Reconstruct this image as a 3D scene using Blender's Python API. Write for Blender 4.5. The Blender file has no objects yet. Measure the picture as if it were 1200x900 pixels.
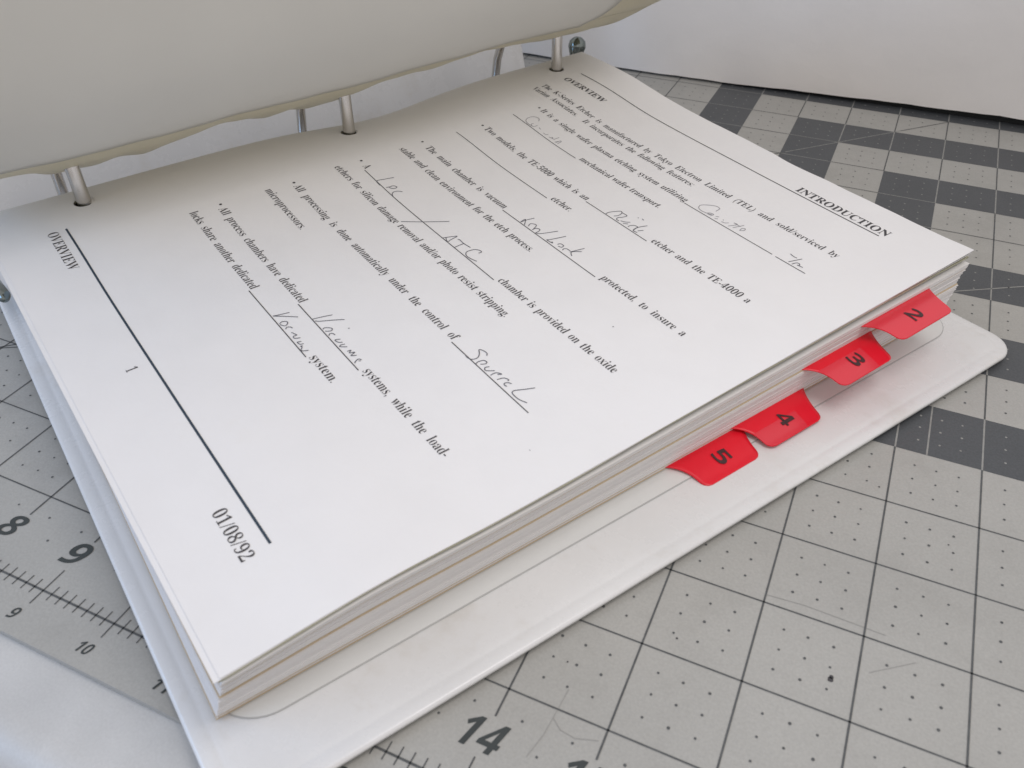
import bpy, math, random
from mathutils import Matrix, Vector
random.seed(7)
U = 0.0254                       # everything below is laid out in inches, built in metres
scene = bpy.context.scene
COL = scene.collection

# ------------------------------------------------------------------ camera
cam = bpy.data.cameras.new("camera")
cam.sensor_width = 36.0
cam.lens = 29.795
cam.clip_start = 0.01
cam.clip_end = 50.0
cam_o = bpy.data.objects.new("camera", cam)
COL.objects.link(cam_o)
RGT = Vector((0.9079833, 0.41892323, -0.00834662))
DWN = Vector((0.26231947, -0.58386458, -0.76830375))
FWD = Vector((-0.32673358, 0.69541749, -0.640031))
mw = Matrix((RGT, -DWN, -FWD)).transposed().to_4x4()
mw.translation = Vector((15.9078576, -2.92320021, 7.42343301)) * U
cam_o.matrix_world = mw
scene.camera = cam_o
cam.dof.use_dof = True
cam.dof.focus_distance = 12.5 * U
cam.dof.aperture_fstop = 28.0

# ------------------------------------------------------------------ world and light
w = bpy.data.worlds.new("World")
scene.world = w
w.use_nodes = True
bg = w.node_tree.nodes["Background"]
bg.inputs[0].default_value = (1.0, 0.955, 0.948, 1)
bg.inputs[1].default_value = 0.72


def area(name, loc, target, size, size_y, power, color):
    l = bpy.data.lights.new(name, 'AREA')
    l.shape = 'RECTANGLE'
    l.size = size * U
    l.size_y = size_y * U
    l.energy = power
    l.color = color
    o = bpy.data.objects.new(name, l)
    COL.objects.link(o)
    o.location = Vector(loc) * U
    d = (Vector(target) - Vector(loc))
    o.rotation_euler = d.to_track_quat('-Z', 'Y').to_euler()
    return o


area("window_light", (-12, -16, 13), (6, 3, 0), 22, 14, 2.5, (0.26, 0.54, 1.0))
area("desk_light", (18.5, 2.0, 14.8), (13.2, 4.0, 0), 6, 6, 0.52, (1.0, 0.965, 0.955))

scene.view_settings.view_transform = 'Standard'
scene.view_settings.look = 'None'
scene.view_settings.exposure = -0.10
scene.view_settings.gamma = 1.0
scene.view_settings.use_curve_mapping = False
scene.render.engine = 'CYCLES'


# ------------------------------------------------------------------ materials
def mat(name, col, rough=0.5, spec=0.5, noise=0.0, nscale=20.0, bump=0.0, bscale=400.0, metal=0.0,
        trans=0.0, coat=0.0, bump2=0.0, b2scale=6.0, sss=0.0, alpha=1.0, speck=0.0):
    m = bpy.data.materials.new(name)
    m.use_nodes = True
    nt = m.node_tree
    n = nt.nodes
    b = n["Principled BSDF"]
    b.inputs["Base Color"].default_value = (*col, 1)
    b.inputs["Roughness"].default_value = rough
    b.inputs["Specular IOR Level"].default_value = spec
    b.inputs["Metallic"].default_value = metal
    b.inputs["Transmission Weight"].default_value = trans
    b.inputs["Coat Weight"].default_value = coat
    b.inputs["Alpha"].default_value = alpha
    tc = n.new("ShaderNodeTexCoord")
    if noise or speck:
        last = None
        if noise:
            t = n.new("ShaderNodeTexNoise")
            t.inputs["Scale"].default_value = nscale
            t.inputs["Detail"].default_value = 6
            nt.links.new(tc.outputs["Object"], t.inputs["Vector"])
            r = n.new("ShaderNodeMapRange")
            r.inputs["From Min"].default_value = 0.3
            r.inputs["From Max"].default_value = 0.7
            r.inputs["To Min"].default_value = 1 - noise
            r.inputs["To Max"].default_value = 1 + noise
            nt.links.new(t.outputs["Fac"], r.inputs["Value"])
            last = r.outputs["Result"]
        if speck:
            t2 = n.new("ShaderNodeTexNoise")
            t2.inputs["Scale"].default_value = 1500
            t2.inputs["Detail"].default_value = 2
            nt.links.new(tc.outputs["Object"], t2.inputs["Vector"])
            r2 = n.new("ShaderNodeMapRange")
            r2.inputs["From Min"].default_value = 0.25
            r2.inputs["From Max"].default_value = 0.75
            r2.inputs["To Min"].default_value = 1 - speck
            r2.inputs["To Max"].default_value = 1 + speck
            nt.links.new(t2.outputs["Fac"], r2.inputs["Value"])
            if last:
                mm = n.new("ShaderNodeMath")
                mm.operation = 'MULTIPLY'
                nt.links.new(last, mm.inputs[0])
                nt.links.new(r2.outputs["Result"], mm.inputs[1])
                last = mm.outputs[0]
            else:
                last = r2.outputs["Result"]
        mx = n.new("ShaderNodeVectorMath")
        mx.operation = 'SCALE'
        mx.inputs[0].default_value = col
        nt.links.new(last, mx.inputs["Scale"])
        nt.links.new(mx.outputs[0], b.inputs["Base Color"])
    prev = None
    for amt, sc in ((bump, bscale), (bump2, b2scale)):
        if amt:
            t = n.new("ShaderNodeTexNoise")
            t.inputs["Scale"].default_value = sc
            t.inputs["Detail"].default_value = 4
            nt.links.new(tc.outputs["Object"], t.inputs["Vector"])
            bp = n.new("ShaderNodeBump")
            bp.inputs["Strength"].default_value = 1.0
            bp.inputs["Distance"].default_value = amt * U
            nt.links.new(t.outputs["Fac"], bp.inputs["Height"])
            if prev:
                nt.links.new(prev, bp.inputs["Normal"])
            prev = bp.outputs["Normal"]
    if prev:
        nt.links.new(prev, b.inputs["Normal"])
    return m


M_paper = mat("white_paper", (0.82, 0.81, 0.805), 0.62, 0.35, noise=0.012, nscale=60, bump=0.0014, bscale=700, bump2=0.035, b2scale=14)
M_edge = mat("paper_edge", (0.80, 0.785, 0.775), 0.8, 0.2)
M_manila = mat("manila_card", (0.62, 0.50, 0.34), 0.7, 0.25)
M_leaf = mat("aged_vinyl_leaf", (0.70, 0.69, 0.65), 0.55, 0.35, noise=0.02, nscale=30, bump=0.0015, bscale=500, bump2=0.01, b2scale=9)
def translucent(m, col, fac):
    nt = m.node_tree
    out = nt.nodes["Material Output"]
    t = nt.nodes.new("ShaderNodeBsdfTranslucent")
    t.inputs[0].default_value = (*col, 1)
    mx = nt.nodes.new("ShaderNodeMixShader")
    mx.inputs[0].default_value = fac
    nt.links.new(nt.nodes["Principled BSDF"].outputs[0], mx.inputs[1])
    nt.links.new(t.outputs[0], mx.inputs[2])
    nt.links.new(mx.outputs[0], out.inputs[0])


translucent(M_leaf, (0.74, 0.72, 0.67), 0.45)
M_rim = mat("yellowed_clear_rim", (0.60, 0.56, 0.42), 0.35, 0.5, noise=0.05, nscale=60)
translucent(M_rim, (0.80, 0.76, 0.66), 0.45)
M_vinyl = mat("white_vinyl", (0.74, 0.74, 0.735), 0.26, 0.5, noise=0.035, nscale=28, bump=0.0015, bscale=450, bump2=0.03, b2scale=14)


def grime(m, col, scale, lo, hi, amt):
    """soft brownish handling marks mixed into the base colour"""
    nt = m.node_tree
    b = nt.nodes["Principled BSDF"]
    tc = nt.nodes.new("ShaderNodeTexCoord")
    n = nt.nodes.new("ShaderNodeTexNoise")
    n.inputs["Scale"].default_value = scale
    n.inputs["Detail"].default_value = 8
    n.inputs["Roughness"].default_value = 0.7
    nt.links.new(tc.outputs["Object"], n.inputs["Vector"])
    r = nt.nodes.new("ShaderNodeMapRange")
    r.inputs["From Min"].default_value = lo
    r.inputs["From Max"].default_value = hi
    r.inputs["To Max"].default_value = amt
    nt.links.new(n.outputs["Fac"], r.inputs["Value"])
    mx = nt.nodes.new("ShaderNodeMix")
    mx.data_type = 'RGBA'
    src = b.inputs["Base Color"].links[0].from_socket
    nt.links.new(r.outputs["Result"], mx.inputs["Factor"])
    nt.links.new(src, mx.inputs[6])
    mx.inputs[7].default_value = (*col, 1)
    nt.links.new(mx.outputs[2], b.inputs["Base Color"])
    r2 = nt.nodes.new("ShaderNodeMapRange")
    r2.inputs["From Min"].default_value = 0.3
    r2.inputs["From Max"].default_value = 0.7
    r2.inputs["To Min"].default_value = b.inputs["Roughness"].default_value * 0.8
    r2.inputs["To Max"].default_value = b.inputs["Roughness"].default_value * 1.35
    nt.links.new(n.outputs["Fac"], r2.inputs["Value"])
    nt.links.new(r2.outputs["Result"], b.inputs["Roughness"])


grime(M_vinyl, (0.50, 0.45, 0.37), 38, 0.54, 0.74, 0.35)
grime(M_paper, (0.70, 0.66, 0.60), 30, 0.56, 0.80, 0.22)
M_lifter = mat("white_page_lifter", (0.72, 0.725, 0.71), 0.3, 0.5, noise=0.02, nscale=35, bump=0.001, bscale=500)
M_lifteredge = mat("page_lifter_edge", (0.42, 0.42, 0.41), 0.5)
M_matg = mat("grey_cutting_mat", (0.395, 0.39, 0.365), 0.42, 0.42, noise=0.05, nscale=25, bump=0.0015, bscale=900, speck=0.065)
grime(M_matg, (0.25, 0.24, 0.22), 45, 0.52, 0.75, 0.28)
M_dark = mat("dark_grey_print", (0.084, 0.090, 0.096), 0.45, 0.42, noise=0.06, nscale=40, bump=0.0018, bscale=900, speck=0.14)
M_line = mat("mat_line_print", (0.10, 0.105, 0.106), 0.5, 0.3, noise=0.2, nscale=300)
M_lline = mat("mat_light_line_print", (0.30, 0.30, 0.285), 0.5, 0.3, noise=0.15, nscale=300)
M_scr = mat("mat_scratch", (0.31, 0.305, 0.29), 0.6, 0.2)
M_ink = mat("black_ink", (0.065, 0.062, 0.066), 0.55, 0.3)
M_rule = mat("rule_ink", (0.04, 0.06, 0.085), 0.5, 0.3)
M_pen = mat("pencil", (0.13, 0.13, 0.15), 0.6, 0.3)
M_penl = mat("faint_pencil", (0.33, 0.325, 0.34), 0.6, 0.3)
M_chrome = mat("nickel_steel", (0.62, 0.60, 0.57), 0.22, 0.5, metal=1.0, noise=0.05, nscale=200)
M_lever = mat("dark_lever_steel", (0.22, 0.25, 0.24), 0.16, 0.5, metal=1.0)
M_red = mat("red_tab_plastic", (0.80, 0.014, 0.032), 0.34, 0.4, noise=0.03, nscale=100)
M_pink = mat("insert_sheen_red", (0.76, 0.045, 0.068), 0.25, 0.5)
M_num = mat("numeral_ink", (0.055, 0.02, 0.022), 0.5)
M_numg = mat("mat_numeral_print", (0.052, 0.060, 0.060), 0.5, 0.3, noise=0.1, nscale=200)
M_table = mat("white_table_laminate", (0.55, 0.55, 0.54), 0.38, 0.45, noise=0.07, nscale=45, bump=0.002, bscale=600, bump2=0.02, b2scale=20, speck=0.05)
M_box = mat("white_card_box", (0.78, 0.745, 0.705), 0.75, 0.2, noise=0.02, nscale=20, bump=0.004, bscale=400, bump2=0.20, b2scale=7)
M_black = mat("black_gap_shade", (0.012, 0.013, 0.012), 0.7)
M_floor = mat("floor", (0.22, 0.24, 0.28), 0.6)


# ------------------------------------------------------------------ object helpers
def link(name, verts, faces, m, parent=None, smooth=False, kind=None):
    me = bpy.data.meshes.new(name)
    me.from_pydata([(v[0] * U, v[1] * U, v[2] * U) for v in verts], [], faces)
    me.materials.append(m)
    if smooth:
        me.polygons.foreach_set("use_smooth", [True] * len(me.polygons))
    me.update()
    o = bpy.data.objects.new(name, me)
    COL.objects.link(o)
    if parent:
        o.parent = parent
    if kind:
        o["kind"] = kind
    return o


def empty(name, loc=(0, 0, 0)):
    o = bpy.data.objects.new(name, None)
    o.empty_display_size = 0.01
    COL.objects.link(o)
    return o


def tag(o, label, cat, group=None):
    o["label"] = label
    o["category"] = cat
    if group:
        o["group"] = group
    return o


def recalc(o):
    import bmesh
    bm = bmesh.new()
    bm.from_mesh(o.data)
    bmesh.ops.recalc_face_normals(bm, faces=bm.faces)
    bm.to_mesh(o.data)
    bm.free()


def box(x0, x1, y0, y1, z0, z1):
    v = [(x, y, z) for z in (z0, z1) for y in (y0, y1) for x in (x0, x1)]
    f = [(0, 2, 3, 1), (4, 5, 7, 6), (0, 1, 5, 4), (2, 6, 7, 3), (0, 4, 6, 2), (1, 3, 7, 5)]
    return v, f


def tube(path, r, n=14, cap=True):
    """sweep a round bar of radius r (number or list) along path"""
    V, F = [], []
    P = [Vector(p) for p in path]
    nrm = None
    for i, p in enumerate(P):
        t = (P[min(i + 1, len(P) - 1)] - P[max(i - 1, 0)]).normalized()
        if nrm is None:
            nrm = t.orthogonal().normalized()
        nrm = (nrm - t * nrm.dot(t)).normalized()
        b = t.cross(nrm)
        rr = r[i] if isinstance(r, (list, tuple)) else r
        for k in range(n):
            a = 2 * math.pi * k / n
            V.append(tuple(p + (nrm * math.cos(a) + b * math.sin(a)) * rr))
    for i in range(len(P) - 1):
        for k in range(n):
            F.append((i * n + k, i * n + (k + 1) % n, (i + 1) * n + (k + 1) % n, (i + 1) * n + k))
    if cap:
        F.append(tuple(range(n))[::-1])
        F.append(tuple(range((len(P) - 1) * n, len(P) * n)))
    return V, F


def crom(xs, ys, x):
    """smooth interpolation through points"""
    if x <= xs[0]:
        return ys[0] + (ys[1] - ys[0]) / (xs[1] - xs[0]) * (x - xs[0])
    if x >= xs[-1]:
        return ys[-1] + (ys[-1] - ys[-2]) / (xs[-1] - xs[-2]) * (x - xs[-1])
    i = max(j for j in range(len(xs) - 1) if xs[j] <= x)
    def sl(j):
        if j == 0:
            return (ys[1] - ys[0]) / (xs[1] - xs[0])
        if j == len(xs) - 1:
            return (ys[-1] - ys[-2]) / (xs[-1] - xs[-2])
        return (ys[j + 1] - ys[j - 1]) / (xs[j + 1] - xs[j - 1])
    h = xs[i + 1] - xs[i]
    u = (x - xs[i]) / h
    a, b, c, d = ys[i], ys[i + 1], sl(i) * h, sl(i + 1) * h
    return a * (1 + 2 * u) * (1 - u) ** 2 + c * u * (1 - u) ** 2 + b * u * u * (3 - 2 * u) + d * u * u * (u - 1)


# ------------------------------------------------------------------ page frame: s across (0 = ring side), t up the page
BRX, BRY, TRX, TRY = 12.1617, -0.5489, 17.4152, 9.1093
ATOP = math.atan2(TRY - BRY, TRX - BRX)
EY = (math.cos(ATOP), math.sin(ATOP))
EX = (EY[1], -EY[0])
OX, OY = BRX - EX[0] * 8.48, BRY - EX[1] * 8.48
ABOT = math.radians(59.7)
DB = (math.cos(ABOT), math.sin(ABOT))
NB = (DB[1], -DB[0])
B0 = (11.76, -0.48)
OBX, OBY = B0[0] - NB[0] * 8.48, B0[1] - NB[1] * 8.48
SS = [-1, 0, 1.44, 2.8, 5.0, 6.3, 7.8, 8.5, 9]
ZZ = [1.86, 1.79, 1.68, 1.50, 1.365, 1.30, 1.24, 1.235, 1.23]


def Z(s, t):
    z = crom(SS, ZZ, s)
    z -= (.06 + .16 * math.exp(-((t - 6.3) / 1.4) ** 2)) * math.exp(-max(s, 0) / 1.0)
    z += .07 * math.exp(-((t - 1.4) / 1.1) ** 2) * (max(s, 0) / 8.5) ** 2
    return z


def W(s, t, dz=0.0):
    return (OX + EX[0] * s + EY[0] * t, OY + EX[1] * s + EY[1] * t, Z(s, t) + dz)


def frame(s, t, h):
    """plan position of stack point at height fraction h"""
    ax, ay = OBX + NB[0] * s + DB[0] * t, OBY + NB[1] * s + DB[1] * t
    bx, by = OX + EX[0] * s + EY[0] * t, OY + EX[1] * s + EY[1] * t
    return ax + (bx - ax) * h, ay + (by - ay) * h


def gap(s, t):
    return (.025 + .15 * max(t, 0) ** 1.3 / 22.6) * min(1, max(0, s) / 6.0) + .04


ZB = 0.185


def SP(s, t, h, out=0.0):
    """point in the paper stack: h=0 bottom, h=1 just under the loose top sheets"""
    x, y = frame(s, t, h)
    zt = Z(s, t) - gap(s, t)
    return (x + NB[0] * out, y + NB[1] * out, ZB + h * (zt - ZB))


def strip(path, width, dz, fn):
    """flat ribbon of given width along a 2-d path, mapped by fn(a, b, dz)"""
    V, F = [], []
    n = len(path)
    for i, (a, b) in enumerate(path):
        p0 = path[max(i - 1, 0)]
        p1 = path[min(i + 1, n - 1)]
        dx, dy = p1[0] - p0[0], p1[1] - p0[1]
        L = math.hypot(dx, dy) or 1
        nx, ny = -dy / L * width / 2, dx / L * width / 2
        V.append(fn(a + nx, b + ny, dz))
        V.append(fn(a - nx, b - ny, dz))
    for i in range(n - 1):
        F.append((2 * i, 2 * i + 1, 2 * i + 3, 2 * i + 2))
    return V, F


def add(V, F, v2, f2):
    o = len(V)
    V += v2
    F += [tuple(i + o for i in f) for f in f2]


# lettering: Blender's built-in font, its serif and sans alphabets
def enc(s, up, lo, dg):
    r = ''
    for c in s:
        if 'A' <= c <= 'Z': r += chr(up + ord(c) - 65)
        elif 'a' <= c <= 'z': r += chr(lo + ord(c) - 97)
        elif '0' <= c <= '9': r += chr(dg + ord(c) - 48)
        else: r += c
    return r


def serif(s): return enc(s, 0x1D400, 0x1D41A, 0x1D7CE)
def sans(s): return enc(s, 0x1D5D4, 0x1D5EE, 0x1D7EC)


DG = []


def glyphs(body, offset=0.0, space_word=1.0, res=2):
    c = bpy.data.curves.new("lettering", 'FONT')
    c.body = body
    c.offset = offset
    c.space_word = space_word
    c.resolution_u = res
    c.size = 1.0
    o = bpy.data.objects.new("lettering", c)
    COL.objects.link(o)
    dg = bpy.context.evaluated_depsgraph_get()
    me = bpy.data.meshes.new_from_object(o.evaluated_get(dg))
    V = [(v.co.x, v.co.y) for v in me.vertices]
    F = [tuple(p.vertices) for p in me.polygons]
    bpy.data.objects.remove(o)
    bpy.data.curves.remove(c)
    bpy.data.meshes.remove(me)
    return V, F


def bounds(V):
    xs = [v[0] for v in V]
    ys = [v[1] for v in V]
    return min(xs), max(xs), min(ys), max(ys)


def fit_text(text, s0, s1, t0, size, offset, fn, enc_fn=serif, dz=0.004, sx=None):
    """set a line of type with its left edge at s0 and right edge at s1, by widening the word spaces"""
    body = enc_fn(text)
    if ' ' in text:
        V1, _ = glyphs(body, offset, 1.0)
        V2, _ = glyphs(body, offset, 2.0)
        a1 = bounds(V1)
        a2 = bounds(V2)
        w1, w2 = a1[1] - a1[0], a2[1] - a2[0]
        xs = size * (sx or 0.785)
        want = (s1 - s0) / xs
        k = 1 + (want - w1) / max(w2 - w1, 1e-6)
        if k < 0.75:
            k = 0.75
        if k > 3.2:
            k = 3.2
        V, F = glyphs(body, offset, k)
    else:
        V, F = glyphs(body, offset, 1.0)
    b = bounds(V)
    fx = (s1 - s0) / (b[1] - b[0])
    return [fn(s0 + (x - b[0]) * fx, t0 + y * size, dz) for x, y in V], F


# ------------------------------------------------------------------ table, floor, cutting mat
TZ = -0.10


def table():
    V, F = [], []
    prof = [(-1.15, 0.0)]
    r = 0.45
    for k in range(1, 9):
        a = k / 8 * math.pi / 2
        prof.append((-1.15 - r * math.sin(a), -r + r * math.cos(a)))
    prof.append((-1.6, -1.4))
    prof.append((3.0, -1.4))
    prof = [(40.0, 0.0)] + prof
    prof[-1] = (40.0, -1.4)
    for x in (-34.0, 50.0):
        for y, z in prof:
            V.append((x, y, TZ - 0.003 + z))
    n = len(prof)
    for i in range(n):
        j = (i + 1) % n
        F.append((i, j, n + j, n + i))
    F.append(tuple(range(n))[::-1])
    F.append(tuple(range(n, 2 * n)))
    o = link("table", V, F, M_table, kind="structure")
    recalc(o)
    for p in o.data.polygons:
        p.use_smooth = abs(p.normal.x) < 0.5 and (p.normal.y < -0.02 and abs(p.normal.z) > 0.02)


table()
link("floor", [(-120, -120, -29), (160, -120, -29), (160, 160, -29), (-120, 160, -29)], [(0, 1, 2, 3)], M_floor, kind="structure")

mat_t = tag(empty("cutting_mat"), "large grey self-healing cutting mat with inch grid and ruler numbers under the binder", "cutting mat")


def flat(a, b, dz):
    return (a, b, dz)


def rrect(x0, x1, y0, y1, r, n=8):
    pts = []
    for cx, cy, a0 in ((x1 - r, y0 + r, -90), (x1 - r, y1 - r, 0), (x0 + r, y1 - r, 90), (x0 + r, y0 + r, 180)):
        for k in range(n + 1):
            a = math.radians(a0 + 90 * k / n)
            pts.append((cx + r * math.cos(a), cy + r * math.sin(a)))
    return pts


def slab(pts, z0, z1):
    n = len(pts)
    V = [(x, y, z0) for x, y in pts] + [(x, y, z1) for x, y in pts]
    F = [tuple(range(n))[::-1], tuple(range(n, 2 * n))]
    for i in range(n):
        F.append((i, (i + 1) % n, n + (i + 1) % n, n + i))
    return V, F


V, F = slab(rrect(-0.55, 36.55, -0.56, 24.5, 0.3), TZ, -0.006)
link("mat_sheet", V, F, M_matg, mat_t)
DARK = set()
for v in range(3, 19): DARK.add((12, v))
for u in range(12, 26): DARK.add((u, 17))
for v in range(8, 16): DARK.add((14, v))
for u in range(14, 26): DARK.add((u, 15))
for v in range(10, 14): DARK.add((16, v))
for u in range(16, 26): DARK.add((u, 13))
for u in range(17, 26): DARK.add((u, 10))
for u in range(16, 26): DARK.add((u, 8))
for u in range(15, 26): DARK.add((u, 6))
V, F = [], []
for (u, v) in sorted(DARK):
    add(V, F, [(u, v, -.004), (u + 1, v, -.004), (u + 1, v + 1, -.004), (u, v + 1, -.004)], [(0, 1, 2, 3)])
link("shaded_square", V, F, M_dark, mat_t, kind="stuff")
Vd, Fd, Vl, Fl = [], [], [], []
LW = 0.021


def seg(p, q, dark_side, wd=LW):
    v2, f2 = strip([p, q], wd, -.002, flat)
    if dark_side == 2:
        add(Vl, Fl, v2, f2)
    elif dark_side == 0:
        add(Vd, Fd, v2, f2)


for u in range(0, 27):
    for v in range(0, 19):
        c = ((u, v) in DARK) + ((u - 1, v) in DARK)
        seg((u, v if v else 0.695), (u, v + 1), c)
for v in range(1, 19):
    for u in range(0, 27):
        c = ((u, v) in DARK) + ((u, v - 1) in DARK)
        seg((u, v), (u + 1, v), c, 0.018)
# ruler
seg((-0.2, -0.02), (27, -0.02), 0, 0.024)
for k in range(0, 8 * 26 + 1):
    u = k / 8
    if k % 8 == 0:
        seg((u, -0.20), (u, 0.27), 0, 0.016)
    else:
        seg((u, -0.10), (u, 0.085), 0, 0.014)
# angle guide lines
for p, q in (((13.2, 13.2), (17.0, 17.0)),):
    n = 30
    for i in range(n):
        a = p[0] + (q[0] - p[0]) * i / n
        b = p[0] + (q[0] - p[0]) * (i + 1) / n
        seg((a, a), (b, b), 2 if (int(a), int(a)) in DARK else 0, 0.02)
v2, f2 = strip([(17.0, 9.75), (20.5, 9.75 + 3.5 * .60)], 0.022, -.002, flat)
add(Vl, Fl, v2, f2)
seg((17.37, 6), (17.37, 7), 2, 0.02)
seg((5.2, 3.07), (2.0, -0.0 + 0.2), 0, 0.02)
seg((5.25, 2.99), (2.0, 1.15), 0, 0.02)
link("grid_line", Vd, Fd, M_line, mat_t, kind="stuff")
link("pale_grid_line", Vl, Fl, M_lline, mat_t, kind="stuff")
Vd, Fd, Vl, Fl = [], [], [], []
for u in range(0, 26):
    for v in range(0, 18):
        if v == 0:
            spots = [(u + .25, .75), (u + .75, .75), (u + .5, .5)]
            spots = [q for q in spots if True]
        else:
            spots = [(u + a, v + b) for a in (.25, .5, .75) for b in (.25, .5, .75)]
        for (x, y) in spots:
            jx, jy = random.uniform(-.006, .006), random.uniform(-.006, .006)
            r = random.uniform(.013, .017)
            vs = [(x + jx + r * math.cos(k * math.pi / 4), y + jy + r * math.sin(k * math.pi / 4), -.002) for k in range(8)]
            if (u, v) in DARK:
                add(Vl, Fl, vs, [tuple(range(8))])
            else:
                add(Vd, Fd, vs, [tuple(range(8))])
link("dot", Vd, Fd, M_line, mat_t, kind="stuff")
link("pale_dot", Vl, Fl, M_lline, mat_t, kind="stuff")
V, F = [], []
for path in ([(14.52, 1.23), (14.5, .97), (14.48, .72), (14.42, .46)], [(14.5, .9), (14.6, .82), (14.75, .80), (14.96, .87)],
             [(16.0, 3.1), (16.4, 3.13), (17.2, 3.1)], [(17.1, 2.6), (17.5, 2.9)]):
    v2, f2 = strip(path, 0.007, -.0025, flat)
    add(V, F, v2, f2)
link("knife_scratch", V, F, M_scr, mat_t, kind="stuff")
V, F = [], []
for cx, cy, r in ((16.77, 2.37, .028), (16.775, 2.40, .022), (15.3, 2.2, .012), (16.9, 5.2, .012), (17.7, 4.6, .01), (14.4, 1.5, .01)):
    add(V, F, [(cx + r * (1 + .3 * math.sin(3 * k)) * math.cos(k * .785), cy + r * math.sin(k * .785), -.0015) for k in range(8)], [tuple(range(8))])
link("dirt_spot", V, F, M_ink, mat_t, kind="stuff")


def mat_num(txt, cx, y0, hgt, wid, shear=0.28):
    V2, F2 = glyphs(sans(txt), 0.0 if hgt > .2 else -.004, res=6)
    b = bounds(V2)
    k = hgt / (b[3] - b[2])
    kx = wid / (b[1] - b[0])
    V = []
    for x, y in V2:
        yy = (y - b[2]) * k
        V.append((cx - wid / 2 + (x - b[0]) * kx + (yy - hgt / 2) * shear, y0 + yy, -.0015))
    link("numeral", V, F2, M_numg, mat_t)


for n, wd in ((6, .22), (7, .22), (8, .24), (9, .24)):
    mat_num(str(n), n - .05, .34, .31, wd)
for n in range(10, 20):
    mat_num(str(n), n - .03, .33, .315, .42)
for n in range(6, 10):
    mat_num(str(n), n - .05, -.42, .14, .09)
for n in range(10, 20):
    mat_num(str(n), n - .06, -.42, .13, .17)

# ------------------------------------------------------------------ white box standing behind
bx = tag(empty("white_box"), "plain white card box standing behind the open binder at the far side of the mat", "box")
V, F = [], []
nx, nz = 140, 40
for side, y in ((0, 17.22), (1, 24.0)):
    for j in range(nz + 1):
        for i in range(nx + 1):
            x = -14 + 52 * i / nx
            zb = min(.19, max(.06, .19 - .022 * (18 - x))) + .006 * math.sin(x * 2.9) + .005 * math.sin(x * 7.1)
            z = zb + (6.5 - zb) * (j / nz) ** 1.5
            yy = y + (0.05 * math.sin(x * .5 + z * .3) if side == 0 else 0)
            V.append((x, yy, z))
n1 = (nx + 1) * (nz + 1)
for s_ in (0, 1):
    for j in range(nz):
        for i in range(nx):
            a = s_ * n1 + j * (nx + 1) + i
            F.append((a, a + 1, a + nx + 2, a + nx + 1))
for i in range(nx):
    F.append((i, i + 1, n1 + i + 1, n1 + i))
    a = nz * (nx + 1) + i
    F.append((a, a + 1, n1 + a + 1, n1 + a))
for j in range(nz):
    a = j * (nx + 1)
    F.append((a, a + nx + 1, n1 + a + nx + 1, n1 + a))
    a += nx
    F.append((a, a + nx + 1, n1 + a + nx + 1, n1 + a))
o = link("box_body", V, F, M_box, bx, smooth=False)
recalc(o)
V, F = box(-13.5, 37.5, 17.45, 23.8, 0.0, 0.4)
link("base", V, F, M_black, bx)  # black block added to paint the dark gap under the box

# ------------------------------------------------------------------ binder
binder = tag(empty("ring_binder"), "open white vinyl three-ring binder, steel rings through the paper stack, front cover propped up behind", "binder")
KX, KY = 12.47, -1.2
CU = (math.cos(math.radians(59.13)), math.sin(math.radians(59.13)))
CL = (math.cos(math.radians(150.2)), math.sin(math.radians(150.2)))


def cov(a, b, z):
    return (KX + CL[0] * a + CU[0] * b, KY + CL[1] * a + CU[1] * b, z)


def cover_panel(name, a0, a1, rad, z0=0.085, ztop=0.15):
    """padded vinyl board: low welded rim, raised board inside"""
    H = 11.5
    loops = [(0.0, z0), (0.0, z0 + .025), (.012, ztop - .018), (.04, ztop - .008), (.15, ztop - .005), (.168, ztop - .0085), (.188, ztop - .004), (.26, ztop), (.5, ztop + .004)]
    V, F = [], []
    n = None
    for ins, z in loops:
        p = rrect(a0 + ins, a1 - ins, ins, H - ins, max(rad - ins, .04))
        n = len(p)
        V += [cov(a, b, z) for a, b in p]
    for l in range(len(loops) - 1):
        for i in range(n):
            F.append((l * n + i, l * n + (i + 1) % n, (l + 1) * n + (i + 1) % n, (l + 1) * n + i))
    F.append(tuple(range((len(loops) - 1) * n, len(loops) * n)))
    F.append(tuple(range(n))[::-1])
    o = link(name, V, F, M_vinyl, binder, smooth=True)
    recalc(o)
    return o


cover_panel("back_cover", 0.0, 11.3, 0.42)
def upright(name, p0, p1, rad):
    """padded board standing between two (s, z) profile points, spanning the cover's length"""
    (s0, z0), (s1, z1) = p0, p1
    L = math.hypot(s1 - s0, z1 - z0)
    us, uz = (s1 - s0) / L, (z1 - z0) / L
    ns, nz_ = uz, -us              # faces the page
    V, F = [], []
    loops = [(0.0, -.10), (0.0, -.05), (.03, -.02), (.14, -.01), (.18, -.018), (.22, 0.0), (.4, .004)]
    n = None
    for ins, d in loops:
        p = rrect(0 + ins, L - ins, -.3 + ins, 11.2 - ins + .15, max(rad - ins, .04))
        n = len(p)
        for a, b in p:
            s_, z = s0 + us * a + ns * d, z0 + uz * a + nz_ * d
            V.append((OX + EX[0] * s_ + EY[0] * b, OY + EX[1] * s_ + EY[1] * b, z))
    for l in range(len(loops) - 1):
        for i in range(n):
            F.append((l * n + i, l * n + (i + 1) % n, (l + 1) * n + (i + 1) % n, (l + 1) * n + i))
    F.append(tuple(range((len(loops) - 1) * n, len(loops) * n)))
    F.append(tuple(range(n))[::-1])
    o = link(name, V, F, M_vinyl, binder, smooth=True)
    recalc(o)


upright("spine", (-2.12, .16), (-3.0, 3.2), .1)
upright("front_cover", (-3.03, 3.24), (-7.6, 13.2), .42)

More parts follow.
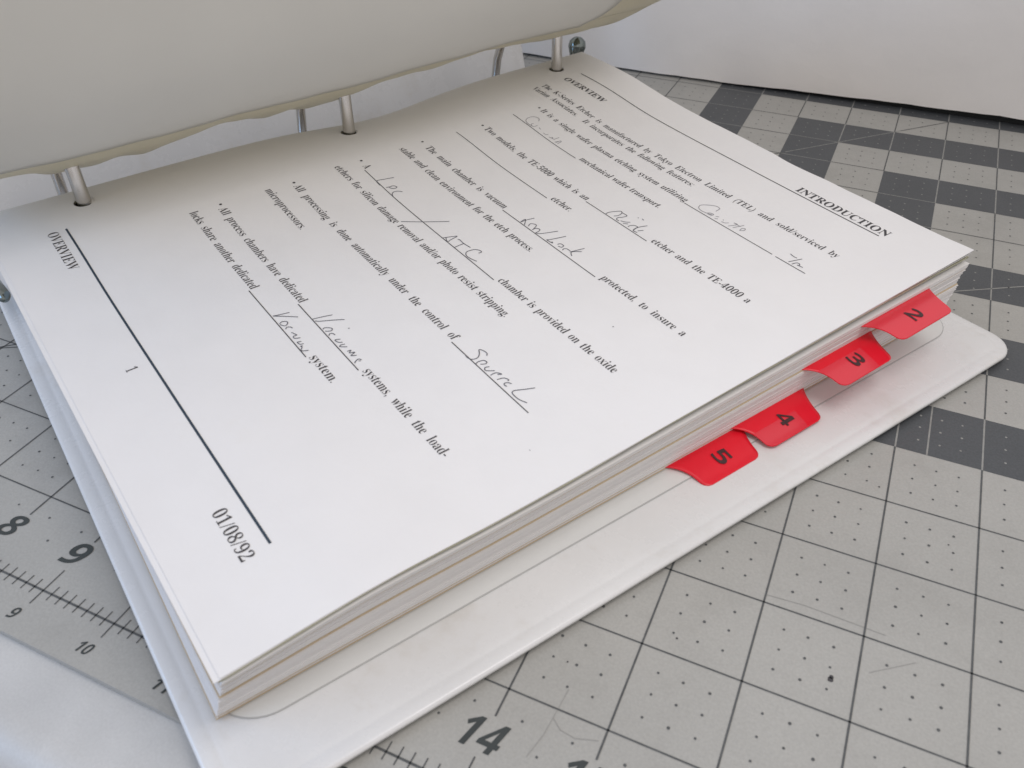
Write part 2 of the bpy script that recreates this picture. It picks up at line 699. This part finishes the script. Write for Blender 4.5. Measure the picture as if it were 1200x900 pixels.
# ring mechanism
V, F = [], []
pl = []
for s_, z in ((-1.7, .13), (-1.6, .22), (-1.2, .36), (-.6, .36), (-.2, .22), (-.1, .13)):
    pl.append((s_, z))
for t in (0.25, 10.9):
    for s_, z in pl:
        x, y = frame(s_, t, .5)
        V.append((x, y, z))
n = len(pl)
F = [(i, i + 1, n + i + 1, n + i) for i in range(n - 1)] + [tuple(range(n)), tuple(range(n, 2 * n))]
o = link("ring_plate", V, F, M_chrome, binder)
recalc(o)
rings = (1.32, 5.57, 10.0)
for t in rings:
    pts = []
    prof = [(.10, .28), (.40, .34), (.42, .6), (.42, 1.6), (.42, 2.35), (.36, 2.56), (.18, 2.70), (-.1, 2.74), (-.5, 2.62), (-.95, 2.30), (-1.3, 1.85), (-1.5, 1.4), (-1.58, 1.0), (-1.5, .6), (-1.3, .3)]
    for s_, z in prof:
        x, y = OX + EX[0] * s_ + EY[0] * t, OY + EX[1] * s_ + EY[1] * t
        pts.append((x, y, z))
    rad = [.10] * 6 + [.095, .09, .085, .085, .085, .085, .085, .085, .085]
    V, F = tube(pts, rad, 18)
    o = link("ring", V, F, M_chrome, binder, smooth=True)
    recalc(o)
for t, zz in ((11.18, 1.72), (-.12, .55)):
    pts = []
    prof = [(-.9, .3), (-.85, .6), (-.6, 1.1), (-.45, 1.45), (-.40, 1.6), (-.38, 1.7), (-.37, 1.8), (-.365, 1.86), (-.362, 1.89)] if t > 1 else [(-.9, .28), (-.5, .36), (-.1, .42), (.0, .43), (.05, .435)]
    rad = [.07, .07, .07, .09, .15, .18, .16, .10, .02] if t > 1 else [.06, .08, .10, .07, .02]
    for s_, z in prof:
        x, y = OX + EX[0] * s_ + EY[0] * t, OY + EX[1] * s_ + EY[1] * t
        pts.append((x, y, z))
    V, F = tube(pts, rad, 20)
    o = link("lever", V, F, M_lever, binder, smooth=True)
    recalc(o)

# clear page lifter under the stack
V, F = [], []


def lift_pts(ins):
    return rrect(0.4 + ins, 8.48 + .24 - ins, .04 + ins, 10.93 - ins, .5 - ins, 10)


for ins, z in ((0, .157), (0, .165), (.012, .169)):
    for s_, t in lift_pts(ins):
        e = .07 * max(0, t) / 11 * (s_ / 8.7)
        x, y = OBX + NB[0] * (s_ + e) + DB[0] * t, OBY + NB[1] * (s_ + e) + DB[1] * t
        V.append((x, y, z))
n = len(lift_pts(0))
F = [tuple(range(n))[::-1], tuple(range(2 * n, 3 * n))]
nb = 2
for l in (0, 1):
    for i in range(n):
        F.append((l * n + i, l * n + (i + 1) % n, (l + 1) * n + (i + 1) % n, (l + 1) * n + i))
lf = link("page_lifter", V, F, M_lifter)
tag(lf, "thin white plastic page lifter with rounded corners between paper stack and back cover", "page lifter")
lf.data.materials.append(M_lifteredge)
for p in lf.data.polygons[2:]:
    p.material_index = 1

# ------------------------------------------------------------------ paper stack: every layer its own ribbon of edges
def layer(V, F, h0, h1, jit, inset=0.0):
    js, jt, jr = random.uniform(-jit, jit), random.uniform(-jit, jit) * 1.2, random.uniform(-jit, jit) * .08
    S0, S1, T0, T1 = 0.0 + inset, 8.48 - inset + js, 0.0 + inset + jt, 10.98 + jt - inset
    out = []
    for k in range(13): out.append((S0 + (S1 - S0) * k / 12, T0))
    for k in range(1, 25): out.append((S1, T0 + (T1 - T0) * k / 24))
    for k in range(1, 13): out.append((S1 + (S0 - S1) * k / 12, T1))
    for k in range(1, 24): out.append((S0, T1 + (T0 - T1) * k / 24))
    n = len(out)
    vs = []
    for d, h in ((.12, h0), (0, h0), (0, h1), (.12, h1)):
        for s_, t in out:
            s2 = min(max(s_, S0 + d), S1 - d)
            t2 = min(max(t, T0 + d), T1 - d)
            vs.append(SP(s2 + jr * (t2 - 5.5), t2, h))
    fs = []
    for l in range(3):
        for i in range(n):
            fs.append((l * n + i, l * n + (i + 1) % n, (l + 1) * n + (i + 1) % n, (l + 1) * n + i))
    add(V, F, vs, fs)


stack = tag(empty("paper_stack"), "thick stack of punched white pages on the binder rings, below the printed top page", "paper stack")
bundles = [(0.0, .066, 5), (.084, .34, 18), (.346, .590, 18), (.611, .78, 12), (.786, .892, 8), (.909, 1.0, 7)]
for a, b, n in bundles:
    V, F = [], []
    off = random.uniform(-.006, .016)
    for k in range(n):
        h0 = a + (b - a) * k / n
        h1 = a + (b - a) * (k + .93) / n
        layer(V, F, h0, h1, .004 if random.random() < .86 else .017, inset=off)
    link("sheet", V, F, M_edge, stack, kind="stuff")

# ------------------------------------------------------------------ index dividers with red tabs
TABS = {5: (.0, 5.44, 6.86, .0), 4: (.0725, 6.50, 7.96, .0), 3: (.6005, 7.52, 9.02, .0), 2: (.8995, 8.48, 10.12, .0)}
TLAB = {5: "index divider with red tab numbered 5, lowest tab, nearest the front", 4: "index divider with red tab numbered 4, partly overlapping the tab numbered 5",
        3: "index divider with red tab numbered 3, second from the far end", 2: "index divider with red tab numbered 2, highest tab, just under the top page"}
for num, (h, t0, t1, dz) in TABS.items():
    dv = tag(empty("index_divider"), TLAB[num], "divider", "numbered red index dividers")
    V, F = [], []
    layer(V, F, h - .0015, h + .0035 + (.004 if num == 4 else 0), .004)
    link("divider_sheet", V, F, M_manila, dv)
    OUT = .50

    def tabp(t, w_, dzz=0.0):
        drop = {5: .03, 4: .05, 3: .03, 2: .0}[num]
        x, y, z = SP(8.48, t, h, -0.06 + (OUT + .06) * w_)
        x2, y2, z = SP(8.48, t, h, 0)
        return (x, y, z + .012 + .026 * math.sin(math.pi * min(1, w_ * 1.15)) - drop * (3 * w_ * w_ - 2 * w_ ** 3) + dzz + dz * w_)

    def trange(w_):
        sh = .24 * (1 - (1 - w_) ** 2.6)
        c = 0
        rr = .10
        d = (1 - w_) * OUT
        if d < rr:
            c = rr - math.sqrt(max(0, rr * rr - (rr - d) ** 2))
        return t0 + sh + c * 1.1, t1 - sh - c * 1.1

    ws = [0, .1, .2, .3, .4, .5, .6, .7, .78, .85, .91, .95, .98, 1.0]
    NT = 18
    V, F = [], []
    th = .012
    for lay in (0, 1):
        for w_ in ws:
            a, b = trange(w_)
            for k in range(NT + 1):
                V.append(tabp(a + (b - a) * k / NT, w_, -th * lay))
    m = NT + 1
    L = len(ws) * m
    for i in range(len(ws) - 1):
        for k in range(NT):
            q = i * m + k
            F.append((q, q + 1, q + m + 1, q + m))
            F.append((L + q, L + q + m, L + q + m + 1, L + q + 1))
    for k in range(NT):
        q = (len(ws) - 1) * m + k
        F.append((q, q + 1, L + q + 1, L + q))
    for i in range(len(ws) - 1):
        q = i * m
        F.append((q, q + m, L + q + m, L + q))
        q = i * m + NT
        F.append((q, q + m, L + q + m, L + q))
    tb = link("tab", V, F, M_red, dv, smooth=True)
    recalc(tb)
    # lighter red strip: reflection on the tab's clear plastic, painted as colour
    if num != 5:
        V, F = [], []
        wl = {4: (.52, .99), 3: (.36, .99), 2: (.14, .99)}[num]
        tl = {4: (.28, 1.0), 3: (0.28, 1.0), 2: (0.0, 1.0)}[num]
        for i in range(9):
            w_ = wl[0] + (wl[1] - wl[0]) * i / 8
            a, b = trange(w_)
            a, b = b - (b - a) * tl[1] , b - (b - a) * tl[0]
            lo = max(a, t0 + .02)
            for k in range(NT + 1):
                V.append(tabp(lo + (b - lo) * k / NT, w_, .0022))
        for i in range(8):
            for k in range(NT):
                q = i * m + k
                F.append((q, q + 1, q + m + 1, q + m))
        o = link("insert_sheen", V, F, M_pink, tb, smooth=True)
    V2, F2 = glyphs(sans(str(num)), -.008, res=4)
    b = bounds(V2)
    hh, wd = .215, .175
    tc = (t0 + t1) / 2 + .02
    V = []
    for x, y in V2:
        V.append(tabp(tc - hh / 2 + (y - b[2]) / (b[3] - b[2]) * hh, (.20 + (x - b[0]) / (b[1] - b[0]) * wd) / OUT, .011))
    link("numeral", V, F2, M_num, tb)

# ------------------------------------------------------------------ loose top sheets and the printed page
HR = .145


def sheet_mesh(name, fn, parent=None, m=M_paper, holes=True, th=.006):
    """thin curved sheet with three punched holes"""
    NS, NT_ = 68, 88
    xs = [8.48 * i / NS for i in range(NS + 1)]
    ys = [10.98 * j / NT_ for j in range(NT_ + 1)]
    cell = set()
    import bmesh
    bm = bmesh.new()
    hc = [(.42, t) for t in rings]
    grid = {}
    R2 = .26
    rem = set()
    for i in range(NS):
        for j in range(NT_):
            cx, cy = (xs[i] + xs[i + 1]) / 2, (ys[j] + ys[j + 1]) / 2
            for hx, hy in hc:
                if abs(cx - hx) < R2 and abs(cy - hy) < R2:
                    rem.add((i, j))
    def gv(i, j):
        if (i, j) not in grid:
            grid[(i, j)] = bm.verts.new([c * U for c in fn(xs[i], ys[j])])
        return grid[(i, j)]
    for i in range(NS):
        for j in range(NT_):
            if (i, j) not in rem:
                bm.faces.new((gv(i, j), gv(i + 1, j), gv(i + 1, j + 1), gv(i, j + 1)))
    # fill the square window round each hole with a ring of quads
    for hx, hy in hc:
        cells = [c for c in rem if abs((xs[c[0]] + xs[c[0] + 1]) / 2 - hx) < R2 and abs((ys[c[1]] + ys[c[1] + 1]) / 2 - hy) < R2]
        i0, i1 = min(c[0] for c in cells), max(c[0] for c in cells) + 1
        j0, j1 = min(c[1] for c in cells), max(c[1] for c in cells) + 1
        ringv = [(i, j0) for i in range(i0, i1)] + [(i1, j) for j in range(j0, j1)] + [(i, j1) for i in range(i1, i0, -1)] + [(i0, j) for j in range(j1, j0, -1)]
        inner = []
        for (i, j) in ringv:
            dx, dy = xs[i] - hx, ys[j] - hy
            L = math.hypot(dx, dy)
            inner.append(bm.verts.new([c * U for c in fn(hx + dx / L * HR, hy + dy / L * HR)]))
        n = len(ringv)
        for k in range(n):
            a, b = ringv[k], ringv[(k + 1) % n]
            bm.faces.new((gv(*a), gv(*b), inner[(k + 1) % n], inner[k]))
    bmesh.ops.recalc_face_normals(bm, faces=bm.faces)
    me = bpy.data.meshes.new(name)
    bm.to_mesh(me)
    bm.free()
    if me.polygons[500].normal.z < 0:
        me.flip_normals()
    me.materials.append(m)
    me.polygons.foreach_set("use_smooth", [True] * len(me.polygons))
    cnt = {}
    for p in me.polygons:
        for k in p.edge_keys:
            cnt[k] = cnt.get(k, 0) + 1
    for e in me.edges:
        if cnt.get(tuple(sorted(e.vertices)), 0) < 2:
            e.use_edge_sharp = True
    o = bpy.data.objects.new(name, me)
    COL.objects.link(o)
    md = o.modifiers.new("thickness", 'SOLIDIFY')
    md.thickness = th * U
    md.offset = -1
    if parent:
        o.parent = parent
    return o


def rag(t, a, ph):
    return a * (math.sin(t * 1.7 + ph) + .6 * math.sin(t * 4.3 + 2 * ph) + .35 * math.sin(t * 11 + ph * 3))


def loose(k):
    rot = {1: -.0026, 2: -.0050}[k]
    dz1 = {1: .050, 2: .105}[k]
    def fn(s_, t):
        e = max(0, s_) / 8.48
        zz = -.010 * k - dz1 * (max(0, t) / 11) ** 3 * e ** 2
        a = s_ + (t - 0) * -rot * 0 - (.020 * k) * e * (t / 11) + rag(t, .004, k) * (s_ > 8.3)
        b = t - (.055 if k == 1 else .02) * (1 - t / 11) + .02 * k * (t / 11) * 0
        return W(a, b, zz)
    return fn


M_olive = mat("olive_gap_shade", (0.50, 0.49, 0.36), 0.6, 0.3, noise=0.05, nscale=80)  # olive colour stands in for the shaded gap below the top sheets
for k, lab in ((2, "third sheet from the top, coloured olive to stand for the shaded gap just above the paper stack"), (1, "loose white sheet directly beneath the printed page, second from the top")):
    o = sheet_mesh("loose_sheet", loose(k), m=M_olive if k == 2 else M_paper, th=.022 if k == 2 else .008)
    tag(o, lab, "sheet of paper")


def page_fn(s_, t):
    e = 0.012 * math.sin(t * 2.1) * (s_ > 8.4)
    q = rag(s_, .006, 1.3) if t > 10.9 else 0
    if t > 10.9 and 4.9 < s_ < 5.9:
        q -= .035 * math.sin((s_ - 4.9) * math.pi)
    return W(s_ + e * 0, t + q, 0)


page = sheet_mesh("printed_page", page_fn)
tag(page, "top page headed INTRODUCTION with printed bullet text and handwritten words filled into blanks", "printed page")

PW = W
LINES = [
    ("The K-Series Etcher is manufactured by Tokyo Electron Limited (TEL) and sold/serviced by", .88, 7.46, 9.255),
    ("Varian Associates.  It incorporates the following features:", .88, 4.90, 9.045),
    ("It is a single wafer plasma etching system utilizing", 1.66, 5.18, 8.625),
    ("mechanical wafer transport.", 3.26, 5.08, 8.165),
    ("Two models, the TE-5000 which is an", 1.66, 4.30, 7.425),
    ("etcher and the TE-4000 a", 5.68, 7.46, 7.445),
    ("etcher.", 3.97, 4.40, 7.01),
    ("The main chamber is vacuum", 1.66, 3.79, 6.265),
    ("protected, to insure a", 5.95, 7.46, 6.27),
    ("stable and clean environment for the etch process.", 1.48, 4.92, 5.885),
    ("A", 1.66, 1.76, 5.125),
    ("chamber is provided on the oxide", 5.22, 7.48, 5.125),
    ("etchers for silicon damage removal and/or photo resist stripping.", 1.48, 5.90, 4.735),
    ("All processing is done automatically under the control of", 1.66, 5.91, 3.96),
    ("microprocessors.", 1.55, 2.68, 3.56),
    ("All process chambers have dedicated", 1.66, 4.20, 2.80),
    ("systems, while the load-", 5.79, 7.46, 2.80),
    ("locks share another dedicated", 1.55, 3.59, 2.42),
    ("system.", 5.23, 5.77, 2.41),
]
for tx, s0, s1, t in LINES:
    V, F = fit_text(tx, s0, s1, t, .192, -.0095, PW)
    link("printed_text", V, F, M_ink, page)
V, F = fit_text("INTRODUCTION", 5.90, 7.53, 10.30, .235, 0.0, PW)
link("printed_text", V, F, M_ink, page)
V, F = fit_text("OVERVIEW", .87, 1.96, 9.79, .20, 0.0, PW)
link("printed_text", V, F, M_ink, page)
V, F = fit_text("OVERVIEW", 1.03, 1.99, .655, .205, -.0105, PW)
link("printed_text", V, F, M_ink, page)
V, F = fit_text("01/08/92", 6.80, 7.51, .60, .205, -.0105, PW)
link("printed_text", V, F, M_ink, page)
V, F = fit_text("1", 4.235, 4.29, .62, .19, -.0105, PW)
link("printed_text", V, F, M_ink, page)


def rule(s0, s1, t, wdt, m=M_ink, name="ruled_line", wob=0.0):
    n = max(4, int((s1 - s0) * 8))
    path = [(s0 + (s1 - s0) * k / n, t) for k in range(n + 1)]
    V, F = strip(path, wdt, .004, PW)
    link(name, V, F, m, page)


rule(.86, 7.46, 10.235, .018)
rule(1.03, 7.47, .905, .027, M_rule)
for s0, s1, t in ((5.20, 6.89, 8.605), (6.95, 7.46, 8.60), (1.52, 3.20, 8.15), (4.33, 5.64, 7.41), (1.50, 3.92, 6.99), (3.82, 5.89, 6.24),
                  (1.78, 5.18, 5.10), (5.93, 7.44, 3.935), (4.21, 5.75, 2.775), (3.60, 5.20, 2.39)):
    rule(s0, s1, t, .0125, name="blank_line")
for s_, t in ((1.57, 8.685), (1.555, 7.485), (1.47, 6.345), (1.51, 5.195), (1.575, 4.02), (1.565, 2.88)):
    r = .022
    V = [PW(s_ + r * math.cos(k * math.pi / 4), t + r * math.sin(k * math.pi / 4), .004) for k in range(8)]
    link("bullet", V, [tuple(range(8))], M_ink, page)


def smooth_path(p, n=5):
    if len(p) < 3:
        return p
    q = []
    for i in range(len(p) - 1):
        p0 = p[max(i - 1, 0)]; p1 = p[i]; p2 = p[i + 1]; p3 = p[min(i + 2, len(p) - 1)]
        for k in range(n):
            u = k / n
            q.append(tuple(.5 * ((2 * p1[c]) + (p2[c] - p0[c]) * u + (2 * p0[c] - 5 * p1[c] + 4 * p2[c] - p3[c]) * u * u + (3 * p1[c] - p0[c] - 3 * p2[c] + p3[c]) * u ** 3) for c in (0, 1)))
    q.append(p[-1])
    return q


HAND = [('light',[[(1.935,8.387),(1.868,8.445),(1.784,8.418),(1.752,8.344),(1.764,8.267),(1.808,8.208),(1.883,8.182),(1.948,8.181),(2.011,8.193)],[(1.952,8.263),(1.948,8.217),(1.998,8.191),(2.038,8.221),(2.032,8.286)],[(2.107,8.264),(2.162,8.246)],[(2.275,8.218),(2.343,8.225),(2.348,8.27)],[(2.425,8.22),(2.502,8.244),(2.449,8.262)],[(2.529,8.235),(2.526,8.358)],[(2.603,8.2),(2.627,8.314)],[(2.626,8.205),(2.622,8.305),(2.655,8.291),(2.669,8.207)]]),('light',[[(5.638,8.82),(5.628,8.892),(5.613,8.927),(5.548,8.935),(5.476,8.889),(5.395,8.791),(5.388,8.731),(5.43,8.676),(5.504,8.654),(5.593,8.669),(5.68,8.697)],[(5.597,8.676),(5.621,8.711),(5.681,8.726),(5.676,8.677),(5.619,8.665)],[(5.737,8.709),(5.777,8.739)],[(5.766,8.654),(5.806,8.683)],[(5.86,8.734),(5.879,8.719)],[(5.884,8.672),(5.939,8.684),(5.973,8.732)],[(6.027,8.66),(6.076,8.799),(6.015,8.793)],[(6.097,8.68),(6.149,8.864)],[(6.02,8.8),(6.081,8.793),(6.142,8.799)],[(6.206,8.703),(6.188,8.771),(6.221,8.806),(6.243,8.758),(6.21,8.71)]]),('pen',[[(7.029,8.822),(7.097,8.807),(7.152,8.811)],[(7.142,8.643),(7.207,8.852)],[(7.207,8.636),(7.217,8.695),(7.238,8.724),(7.268,8.722),(7.289,8.688),(7.262,8.676),(7.312,8.685),(7.349,8.693)]]),('pen',[[(4.879,7.477),(4.905,7.543),(4.886,7.627),(4.835,7.651),(4.789,7.568),(4.76,7.483),(4.766,7.421)],[(4.874,7.638),(4.981,7.642),(4.977,7.566),(4.947,7.494),(4.972,7.448),(5.02,7.45)],[(5.034,7.47),(5.095,7.504),(5.143,7.559)],[(5.105,7.45),(5.159,7.501)],[(5.216,7.448),(5.208,7.489),(5.239,7.549),(5.302,7.558),(5.311,7.504),(5.326,7.446)],[(5.353,7.699),(5.307,7.552),(5.326,7.446),(5.403,7.452)],[(5.375,7.489),(5.41,7.567)],[(5.173,7.768),(5.214,7.757)],[(5.111,7.738),(5.128,7.738)]]),('pen',[[(4.265,6.485),(4.242,6.365),(4.236,6.254)],[(4.236,6.254),(4.215,6.36),(4.329,6.254)],[(4.39,6.278),(4.355,6.344),(4.41,6.391),(4.453,6.37),(4.499,6.271)],[(4.496,6.267),(4.498,6.336),(4.548,6.36),(4.579,6.323),(4.588,6.253)],[(4.6,6.256),(4.647,6.308),(4.733,6.543)],[(4.903,6.554),(4.843,6.32),(4.822,6.273),(4.93,6.288),(4.896,6.302)],[(4.997,6.323),(5.005,6.367),(5.066,6.375),(5.086,6.327),(5.037,6.303)],[(5.153,6.361),(5.131,6.328),(5.147,6.289)],[(5.153,6.361),(5.223,6.367)],[(5.287,6.569),(5.238,6.342)],[(5.326,6.485),(5.254,6.366),(5.329,6.304)]]),('pen',[[(2.178,5.382),(2.154,5.246),(2.137,5.107),(2.264,5.089)],[(2.359,5.137),(2.369,5.193),(2.37,5.254),(2.422,5.284),(2.445,5.246),(2.413,5.191),(2.375,5.183)],[(2.581,5.287),(2.532,5.242),(2.517,5.177),(2.553,5.125),(2.634,5.094)],[(3.263,4.848),(3.429,5.078),(3.645,5.422)]]),('pen',[[(3.956,5.11),(3.987,5.195),(4.029,5.296),(4.048,5.22),(4.063,5.139)],[(3.967,5.151),(4.043,5.11),(4.083,5.131)],[(4.103,5.255),(4.127,5.272),(4.235,5.266),(4.376,5.284)],[(4.241,5.262),(4.24,5.196),(4.247,5.106)],[(4.551,5.294),(4.553,5.345),(4.503,5.347),(4.451,5.307),(4.433,5.244),(4.433,5.182),(4.472,5.141),(4.526,5.123),(4.607,5.133),(4.7,5.162)]]),('pen',[[(6.382,4.131),(6.344,4.159),(6.279,4.149),(6.24,4.121),(6.306,4.078),(6.347,4.028),(6.349,3.977),(6.32,3.937),(6.265,3.926),(6.224,3.936)],[(6.434,3.936),(6.417,3.966),(6.416,4.004),(6.432,4.053),(6.477,4.064),(6.494,4.034),(6.465,3.981)],[(6.563,4.039),(6.544,3.998),(6.563,3.973),(6.599,3.971),(6.656,4.051)],[(6.694,3.963),(6.687,4.017),(6.704,4.053),(6.75,4.08),(6.728,4.035)],[(6.797,3.979),(6.816,4.056),(6.873,4.086),(6.886,4.065)],[(6.95,4.072),(6.915,4.055),(6.895,4.016),(6.916,3.994),(6.956,4.001)],[(7.159,4.246),(7.111,4.137),(7.064,4.04),(7.062,4.0),(7.099,3.979),(7.205,3.982),(7.302,4.021)]]),('pen',[[(4.65,3.022),(4.62,2.918),(4.593,2.798),(4.591,2.768)],[(4.639,2.79),(4.678,2.837),(4.742,2.968),(4.816,3.1)],[(4.842,2.793),(4.828,2.825),(4.881,2.89),(4.924,2.862),(4.89,2.798)],[(5.021,2.862),(4.98,2.853),(4.966,2.82),(4.993,2.795)],[(5.128,2.876),(5.109,2.835),(5.112,2.814),(5.164,2.826),(5.195,2.87)],[(5.242,2.875),(5.229,2.832),(5.244,2.804),(5.271,2.83),(5.301,2.874)],[(5.376,2.833),(5.382,2.88),(5.416,2.841),(5.439,2.899),(5.469,2.832),(5.5,2.89)],[(5.605,2.897),(5.573,2.875),(5.59,2.826),(5.615,2.802)],[(5.604,2.858),(5.618,2.879)]]),('pen',[[(4.307,2.612),(4.288,2.523),(4.262,2.412)],[(4.262,2.412),(4.363,2.549),(4.451,2.657)],[(4.452,2.41),(4.428,2.457),(4.459,2.503),(4.5,2.493),(4.524,2.446),(4.469,2.411)],[(4.616,2.502),(4.585,2.495),(4.561,2.455),(4.589,2.428)],[(4.685,2.455),(4.71,2.469)],[(4.716,2.466),(4.767,2.485),(4.768,2.441),(4.811,2.437),(4.837,2.498)],[(4.892,2.423),(4.906,2.477)],[(4.902,2.427),(4.948,2.439),(4.96,2.48)],[(4.981,2.423),(4.993,2.451)],[(5.048,2.399),(5.017,2.431),(4.98,2.432)],[(5.048,2.399),(5.077,2.409),(5.105,2.472)]])]

for kind, strokes in HAND:
    V, F = [], []
    for st_ in strokes:
        v2, f2 = strip(smooth_path(st_), .0125 if kind == 'pen' else .012, .0045, PW)
        add(V, F, v2, f2)
    link("handwritten_word", V, F, M_pen if kind == 'pen' else M_penl, page)
for s_, t, r in ((5.0, 3.06, .012), (6.83, 5.72, .012), (7.9, 3.6, .008)):
    link("speck", [PW(s_ + r * math.cos(k * 1.05), t + r * math.sin(k * 1.05), .004) for k in range(6)], [tuple(range(6))], M_penl, page)

# ------------------------------------------------------------------ leaf lifted over the rings
LP = [(-.42, 1.93), (-.1, 2.04), (.2, 2.15), (.65, 2.34), (1.1, 2.59), (1.5, 2.83), (1.95, 3.09), (2.35, 3.40), (2.72, 3.80), (2.98, 4.28), (3.15, 4.85), (3.26, 5.5), (3.33, 6.2), (3.38, 7.0)]
WT = [-.5, .4, 1.5, 2.7, 3.6, 4.5, 5.4, 6.15, 7.2, 8.2, 9.0, 9.7, 10.3, 11.2]
WZ = [.10, .06, -.06, -.05, .015, -.03, -.06, .02, .06, .13, .10, .02, .03, .0]


def leafp(r, t, th=0.0):
    """r runs 0..len(LP)-1 along the profile"""
    i = min(int(r), len(LP) - 2)
    a = r - i
    s_ = LP[i][0] + (LP[i + 1][0] - LP[i][0]) * a
    xs = [p[0] for p in LP]
    z = crom(xs, [p[1] for p in LP], s_)
    wv = (1.9 * crom(WT, WZ, t) + .028 * math.sin(t * 4.1) + .016 * math.sin(t * 9.3 + 1)) * math.exp(-max(0, s_ + .2) / .8)
    x, y = OX + EX[0] * s_ + EY[0] * t, OY + EX[1] * s_ + EY[1] * t
    return (x, y, z + wv + th)


def leaf_part(name, r0, r1, t0, t1, m, parent, th0, th1, nr, nt):
    V, F = [], []
    for th in (th0, th1):
        for i in range(nr + 1):
            for j in range(nt + 1):
                V.append(leafp(r0 + (r1 - r0) * i / nr, t0 + (t1 - t0) * j / nt, th))
    mm = nt + 1
    L = (nr + 1) * mm
    for i in range(nr):
        for j in range(nt):
            q = i * mm + j
            F.append((q, q + 1, q + mm + 1, q + mm))
            F.append((L + q, L + q + mm, L + q + mm + 1, L + q + 1))
    for i in range(nr):
        for q in (i * mm, i * mm + nt):
            F.append((q, q + mm, L + q + mm, L + q))
    for j in range(nt):
        for q in (j, nr * mm + j):
            F.append((q, q + 1, L + q + 1, L + q))
    o = link(name, V, F, m, parent, smooth=True)
    recalc(o)
    return o


leaf = tag(empty("lifted_divider_leaf"), "stiff off-white vinyl leaf lifted above the page, curving over the three rings", "binder leaf")
leaf_part("leaf_sheet", 4.55, len(LP) - 1, -.4, 9.75, M_leaf, leaf, 0.02, 0.05, 60, 90)
leaf_part("edge_band", 0, 4.9, -.45, 11.22, M_rim, leaf, 0.052, 0.066, 30, 180)
leaf_part("end_band", 4.9, len(LP) - 1, 9.6, 11.22, M_rim, leaf, 0.052, 0.066, 30, 20)

bpy.context.view_layer.update()
